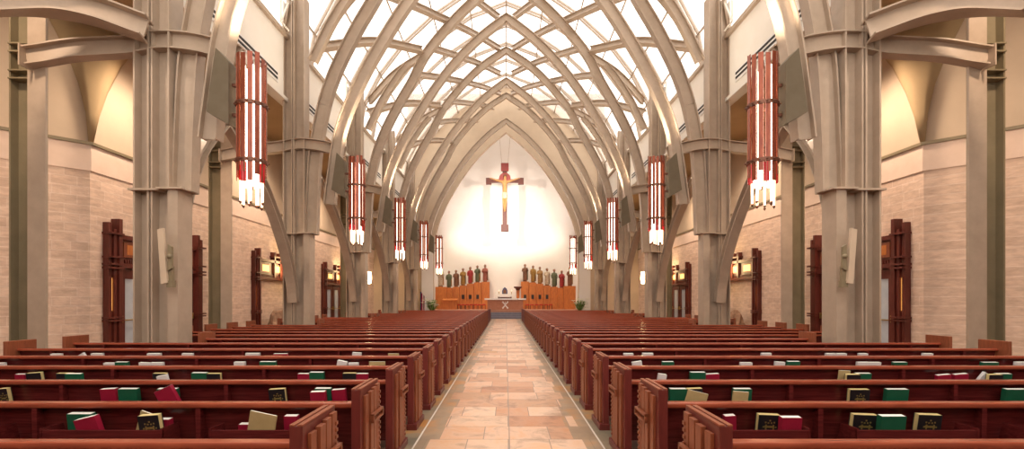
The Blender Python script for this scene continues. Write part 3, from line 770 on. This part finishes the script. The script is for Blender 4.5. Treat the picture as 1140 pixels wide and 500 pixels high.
# curved timber stalls carrying the statues
ROB = ['rose', 'green', 'red', 'gold', 'brown', 'green', 'cream', 'brown', 'gold', 'ochre', 'cream', 'green', 'red', 'brown']
SL = [(540, 314, 295), (531.5, 314.5, 296), (523.5, 316, 297.5), (515.5, 318, 299), (507.7, 319.5, 301), (499.9, 320.5, 302), (490.5, 319.5, 298)]
SRt = [(584.5, 313.5, 294.5), (593.5, 314.5, 296), (601, 316, 297.5), (609, 318, 299), (617, 319.5, 300), (625.3, 320.5, 301.5), (634.5, 318.5, 298)]
def statue(x, y, z, h, robe, cloak, pose, label):
    t = thing('statue', label, 'statue', (x, y, z), 0, 'painted statues on the timber stalls')
    rr = random.Random(int(x * 100))
    ph = rr.random() * 6
    def body(bm):
        prof = [(.125, .05), (.14, .12), (.14, .35), (.135, .5), (.15, .62), (.135, .74), (.095, .81), (.05, .845), (.045, .87)]
        lathe(bm, [(r * h * .9, zz * h) for r, zz in prof], 24, (0, 0, 0), 1, .72, lambda a, zz: .07 * math.sin(7 * a + ph) * (1 - zz / h))
        for sg in (-1, 1):
            if pose == 0: q = [(sg * .11, 0, .775), (sg * .15, -.03, .6), (sg * .05, -.15, .63)]
            elif pose == 1: q = [(sg * .11, 0, .775), (sg * .152, -.03, .62), (sg * (.12 if sg > 0 else .04), -.16, (.78 if sg > 0 else .58))]
            else: q = [(sg * .11, 0, .775), (sg * .15, -.05, .6), (sg * .14, -.15, .5)]
            tube(bm, [Vector(v) * h for v in q], [.05 * h, .045 * h, .032 * h], 8)
            ball(bm, Vector(q[-1]) * h, .032 * h, seg=8)
    obj('robed_body', body, 'robe_' + robe, t, True)
    def cl(bm):
        lathe(bm, [(.15 * h, .10 * h), (.15 * h, .4 * h), (.138 * h, .72 * h), (.10 * h, .81 * h)], 16, (.03 * h, .045 * h, 0), .95, .7, lambda a, zz: .06 * math.sin(5 * a + ph))
    obj('cloak', cl, 'robe_' + cloak, t, True)
    obj('head', lambda bm: (ball(bm, (0, -.02 * h, .925 * h), .068 * h, .92, 1, 1.2), cyl(bm, (0, -.085 * h, .92 * h), (0, -.07 * h, .94 * h), .012 * h, .006 * h, 6)), 'skin', t, True)
    obj('hair', lambda bm: ball(bm, (0, .012 * h, .95 * h), .074 * h, 1, .95, 1.1), 'robe_brown', t, True)
    obj('pedestal', lambda bm: lathe(bm, [(.115 * h, .003), (.115 * h, .05 * h)], 12), 'robe_brown', t)
cols = {'rose': 'dull red', 'green': 'grey-green', 'red': 'bright red', 'gold': 'golden', 'brown': 'brown', 'cream': 'cream', 'ochre': 'ochre'}
k = 0
for s, LST in ((-1, SL), (1, SRt)):
    stl = thing('timber_stall', f'stepped orange timber wall carrying seven statues, {SIDE[s]} of the altar', 'stall', (0, 0, SZ), 0, 'timber stalls')
    # panels: pixel edges on a plan that curves towards the nave outwards
    edges = [545, 536, 527.5, 519.5, 511.5, 504, 497, 484.5] if s < 0 else [580, 589, 597, 605, 613, 621, 628, 641]
    for j in range(7):
        x0p, x1p = sorted((edges[j], edges[j + 1]))
        dd = 46.2 - .16 * j - (.35 if j == 6 else 0)
        xa, xb = wx(x0p, dd), wx(x1p, dd); top = wz(LST[j][1], dd) - SZ
        f = obj('panel', lambda bm: box(bm, xa + .01, xb - .01, dd, dd + .7, 0, top, .015), 'wood_stall', stl)
        if 0 < j < 4 or j == 0 and s > 0:
            xm = (xa + xb) / 2
            obj('niche_box', lambda bm: box(bm, xm - .12, xm + .12, dd - .06, dd, .95, 1.35), 'dark', f)
        px, pb, pt = LST[j]
        h = (pb - pt) * (dd + .3) / F
        who = ORD[j] + ' from the altar'
        statue(wx(px, dd + .3), dd + .3, SZ + top, h, ROB[k], ('brown', 'gold', 'ochre', 'green')[k % 4], k % 3,
               f'painted statue in {cols[ROB[k]]} robe, {who} on the {SIDE[s]} timber stall')
        k += 1
    # bench seats before the stall
    for j in range(7 if s < 0 else 6):
        px = (511 + j * 4.6) if s < 0 else (587 + j * 5.2)
        dd = 44.8
        ch = thing('red_stool', f'low red cushioned seat before the {SIDE[s]} timber stall, {ORD[j]} from the {"left" if s<0 else "altar"}', 'seat', (wx(px, dd), dd, SZ), 0, 'red seats by the stalls')
        obj('cushion', lambda bm: box(bm, -.17, .17, -.2, .2, .36, .46, .03), 'red_cushion', ch)
        for a in (-.14, .14):
            for c in (-.16, .16): obj('leg', lambda bm: box(bm, a - .02, a + .02, c - .02, c + .02, 0, .36), 'wood_portal', ch)
# desk on the left
dk = thing('prie_dieu_desk', 'plain orange timber desk in front of the left stall', 'desk', (wx(501, 44), 44, SZ))
obj('front', lambda bm: box(bm, -.62, .62, 0, .06, 0, .82), 'wood_stall', dk)
obj('top', lambda bm: prism(bm, [(-.12, .78), (.5, .92), (.5, .98), (-.12, .84)], 'x', -.7, .7), 'wood_stall', dk)
for x in (-.6, .56): obj('side', lambda bm: box(bm, x, x + .05, .06, .45, 0, .84), 'wood_stall', dk)
# altar
AY = 42.6
al = thing('altar', 'brown stone altar with white cloth top and pale cross emblem', 'altar', (wx(562.5, AY), AY, SZ))
obj('block', lambda bm: box(bm, -1.55, 1.55, -.45, .45, 0, .86, .02), 'altar_stone', al)
obj('altar_top', lambda bm: box(bm, -1.8, 1.8, -.6, .6, .86, 1.0, .015), 'cloth_white', al)
def emb(bm):
    for sg in (-1, 1):
        d_ = Vector((sg * .24, 0, .30)); n_ = Vector((-d_.z, 0, d_.x)).normalized() * .035
        c_ = Vector((0, 0, .42))
        P = [c_ - d_ - n_ * 2, c_ - d_ + n_ * 2, c_ + n_, c_ + d_ + n_ * 2, c_ + d_ - n_ * 2, c_ - n_]
        prism(bm, [(p.x, p.z) for p in P], 'y', -.49, -.45)
    box(bm, -.02, .02, -.485, -.45, .3, .72)
obj('emblem', emb, 'cloth_white', al)
# communion table behind with tabernacle, candles
TY = 46.4
tb = thing('credence_table', 'white topped side table on dark legs behind the altar', 'table', (wx(562, TY), TY, SZ))
obj('table_top', lambda bm: box(bm, -.68, .68, -.3, .3, 1.15, 1.42, .01), 'cloth_white', tb)
for x in (-.58, .58): obj('leg', lambda bm: (box(bm, x - .07, x + .07, -.22, .22, 0, 1.15)), 'wood_portal', tb)
obj('back_board', lambda bm: box(bm, -.5, .5, .1, .14, .5, 1.12), 'wood_portal', tb)
tn = thing('tabernacle', 'dark arched tabernacle with purple front on the white table', 'tabernacle', (wx(562, TY), TY, SZ + 1.42))
def tab(bm): prism(bm, [(-.26, 0), (.26, 0), (.26, .3), (.18, .5), (0, .66), (-.18, .5), (-.26, .3)], 'y', -.2, .2)
obj('case', tab, 'robe_blue', tn)
obj('door', lambda bm: prism(bm, [(-.14, .06), (.14, .06), (.14, .32), (0, .46), (-.14, .32)], 'y', -.225, -.2), 'robe_brown', tn)
for px, w in ((555.5, 'left'), (569.5, 'right')):
    cd = thing('candlestick', f'short gold candlestick {w} of the tabernacle', 'candle', (wx(px, TY), TY - .1, SZ + 1.42), 0, 'candlesticks by the tabernacle')
    obj('stick', lambda bm: lathe(bm, [(.09, 0), (.03, .04), (.025, .16), (.06, .2)], 12), 'brass', cd)
    obj('candle', lambda bm: cyl(bm, (0, 0, .2), (0, 0, .3), .035), 'pages', cd)
    obj('flame', lambda bm: ball(bm, (0, 0, .33), .022, 1, 1, 1.8, 8), 'candle_flame', cd)
for px, w in ((552, 'left'), (574, 'right')):
    d = 43.6
    cd = thing('tall_candle_stand', f'slim pale candle stand on the floor {w} of the table behind the altar', 'candle stand', (wx(px, d), d, SZ), 0, 'floor candle stands')
    obj('foot', lambda bm: lathe(bm, [(.16, 0), (.16, .04), (.04, .09)], 12), 'brass', cd)
    obj('shaft', lambda bm: cyl(bm, (0, 0, .08), (0, 0, 1.3), .04), 'marble', cd)
    obj('candle', lambda bm: cyl(bm, (0, 0, 1.3), (0, 0, 1.55), .045), 'pages', cd)
# ambo
am = thing('pedestal', 'slender timber pedestal with flared top just right of the altar', 'pedestal', (wx(576.5, 45.4), 45.4, SZ))
obj('shaft', lambda bm: lathe(bm, [(.24, 0), (.24, .08), (.15, .16), (.13, 1.5), (.16, 1.75)], 16), 'wood_stall', am, True)
obj('capital', lambda bm: lathe(bm, [(.16, 1.75), (.22, 1.9), (.38, 2.0), (.38, 2.1)], 16), 'wood_cross', am)
# potted lilies and a flag
def lilies(px, d, label, zb=SZ):
    t = thing('potted_lilies', label, 'plant', (wx(px, d), d, zb), 0, 'potted lilies')
    obj('pot', lambda bm: lathe(bm, [(.2, 0), (.24, .3), (.3, .62), (.32, .64), (.3, .7), (.26, .66)], 18), 'pot', t)
    rr = random.Random(int(px))
    def lv(bm):
        for q in range(46):
            a = rr.random() * 6.28; l = .35 + .45 * rr.random(); up = .2 + .7 * rr.random()
            p0 = Vector((.08 * math.cos(a), .08 * math.sin(a), .66)); p1 = p0 + Vector((l * .55 * math.cos(a), l * .55 * math.sin(a), up)); p2 = p0 + Vector((l * math.cos(a), l * math.sin(a), up * .85))
            sd = Vector((-math.sin(a), math.cos(a), 0)) * .045
            th = Vector((0, 0, .008))
            vs = [bm.verts.new(v) for v in (p0 - sd * .3, p0 + sd * .3, p1 + sd, p1 - sd, p2)]
            bm.faces.new(vs[:4]); bm.faces.new((vs[3], vs[2], vs[4]))
    o = obj('leaves', lv, 'leaf', t); mo = o.modifiers.new('t', 'SOLIDIFY'); mo.thickness = .006
    for q in range(14):
        a = rr.random() * 6.28; l = .1 + .6 * rr.random(); z = 1.05 + .55 * rr.random()
        c = Vector((l * math.cos(a), l * math.sin(a), z))
        def fl(bm):
            for e in range(6):
                b2 = e * math.pi / 3; tip = c + Vector((.25 * math.cos(b2), .25 * math.sin(b2), .08)); sd = Vector((-math.sin(b2), math.cos(b2), 0)) * .055; md = c.lerp(tip, .6)
                vs = [bm.verts.new(v) for v in (c, md + sd, tip, md - sd)]; bm.faces.new(vs)
            cyl(bm, (0, 0, .66), c, .008, n=5)
        f = obj('flower', fl, 'petal', t); mo = f.modifiers.new('t', 'SOLIDIFY'); mo.thickness = .008
for px, w in ((477.5, 'beside the flag at the left stall'), (645.5, 'at the outer end of the right stall')):
    lilies(px + (3 if px < 500 else 0), 38.6, f'terracotta pot of white lilies {w}', .0)
fl = thing('flag', 'striped red and white flag with blue corner drooping on a pole', 'flag', (wx(467.5, 39.6), 39.6, 0))
obj('pole', lambda bm: (cyl(bm, (0, 0, 0), (0, 0, 2.35), .02), lathe(bm, [(.16, 0), (.16, .05), (.03, .1)], 12), ball(bm, (0, 0, 2.38), .045)), 'brass', fl)
def drape(bm, u0, u1, off=0):
    cols_ = []
    n = 10
    for i in range(n + 1):
        u = u0 + (u1 - u0) * i / n
        x = .04 + u * .42; yv = .06 * math.sin(u * 14)
        cols_.append([bm.verts.new((x * (1 - .5 * (1 - zz)) if 0 else x, yv, 2.25 - zz * 1.5 - u * .5)) for zz in (0, .33, .66, 1)])
    for a, c in zip(cols_, cols_[1:]):
        for r in range(3): bm.faces.new((a[r], a[r + 1], c[r + 1], c[r]))
for q in range(5):
    o = obj('stripe', lambda bm: drape(bm, q * .2, q * .2 + .2), ('flag_blue', 'flag_red', 'flag_white', 'flag_red', 'flag_white')[q], fl)
    mo = o.modifiers.new('t', 'SOLIDIFY'); mo.thickness = .008

# ------------------------------------------------------------------ light, sky, camera
w = bpy.data.worlds.new('sky'); SC.world = w; w.use_nodes = True
nt = w.node_tree; bg = nt.nodes['Background']
tc = nt.nodes.new('ShaderNodeTexCoord'); sp = nt.nodes.new('ShaderNodeSeparateXYZ'); nt.links.new(tc.outputs['Generated'], sp.inputs[0])
rp_ = nt.nodes.new('ShaderNodeValToRGB'); nt.links.new(sp.outputs[2], rp_.inputs[0])
rp_.color_ramp.elements[0].color = (1.0, .88, .77, 1); rp_.color_ramp.elements[1].color = (1.0, .93, .85, 1)
nt.links.new(rp_.outputs[0], bg.inputs[0]); bg.inputs[1].default_value = 1.25
def lamp(name, typ, loc, energy, col=(1, .86, .7), size=.5, target=None, spot=1.0, blend=.5, sy=None):
    l = bpy.data.lights.new(name, typ); l.energy = energy; l.color = col
    if typ == 'AREA':
        l.size = size
        if sy: l.shape = 'RECTANGLE'; l.size_y = sy
    else: l.shadow_soft_size = size
    if typ == 'SPOT': l.spot_size = spot; l.spot_blend = blend
    o = bpy.data.objects.new(name, l); COL.objects.link(o); o.location = loc
    if target: o.rotation_euler = (Vector(target) - Vector(loc)).to_track_quat('-Z', 'Y').to_euler()
    return o
for s in (-1, 1):
    lamp('crucifix_spot', 'SPOT', (s * 4.0, 28.6, 9.0), 4200, (1, .88, .76), .07, (-s * .7, 47, 9.5), .60, 1.0)
    for p in PIER[:4]:
        lamp('cylinder_uplight', 'SPOT', (s * 5.14, p - .74, 6.75), 230, (1, .84, .64), .2, (s * 4.6, p - .2, 13), 2.3, .7)
        lamp('aisle_fill', 'SPOT', (s * 9.0, p + 3.2, 8.7), 480, (1, .76, .56), .25, (s * 10.9, p + 3.2, 0), 2.2, .8)  # added fill without a fixture, brightens the aisle wall
    lamp('apse_fill', 'SPOT', (s * 7.4, 42.0, 3.4), 1150, (1, .9, .82), .3, (-s * .5, 47.2, 15), 1.35, 1.0)  # added fill hidden beside the opening, whitens the apse wall up to its apex
    lamp('sanctuary_fill', 'SPOT', (s * 4.6, 41.6, 15.5), 2400, (1, .84, .64), .3, (s * 3.2, 45.5, 1), .95, .7)  # added unseen fill, brightens stalls and statues
    lamp('aisle_fill', 'SPOT', (s * 9.6, 7.2, 8.7), 300, (1, .76, .56), .25, (s * 11.5, 11.5, 2), 2.2, .8)  # added fill without a fixture, for the wall of the nearest bay
cam = bpy.data.cameras.new('camera'); co = bpy.data.objects.new('camera', cam); COL.objects.link(co)
co.location = (CX, 0, H); co.rotation_euler = (math.pi / 2, 0, 0)
cam.sensor_width = 36; cam.lens = F / 1140 * 36; cam.shift_x = (570 - VX) / 1140; cam.shift_y = (VY - 250) / 1140
cam.clip_end = 300; cam.clip_start = .05
SC.camera = co
SC.view_settings.view_transform = 'Standard'; SC.view_settings.look = 'None'; SC.view_settings.gamma = 1; SC.view_settings.exposure = 1.15
SC.view_settings.use_curve_mapping = False
SC.cycles.use_denoising = True
SC.cycles.max_bounces = 8; SC.cycles.transparent_max_bounces = 12
SC.cycles.sample_clamp_indirect = 6
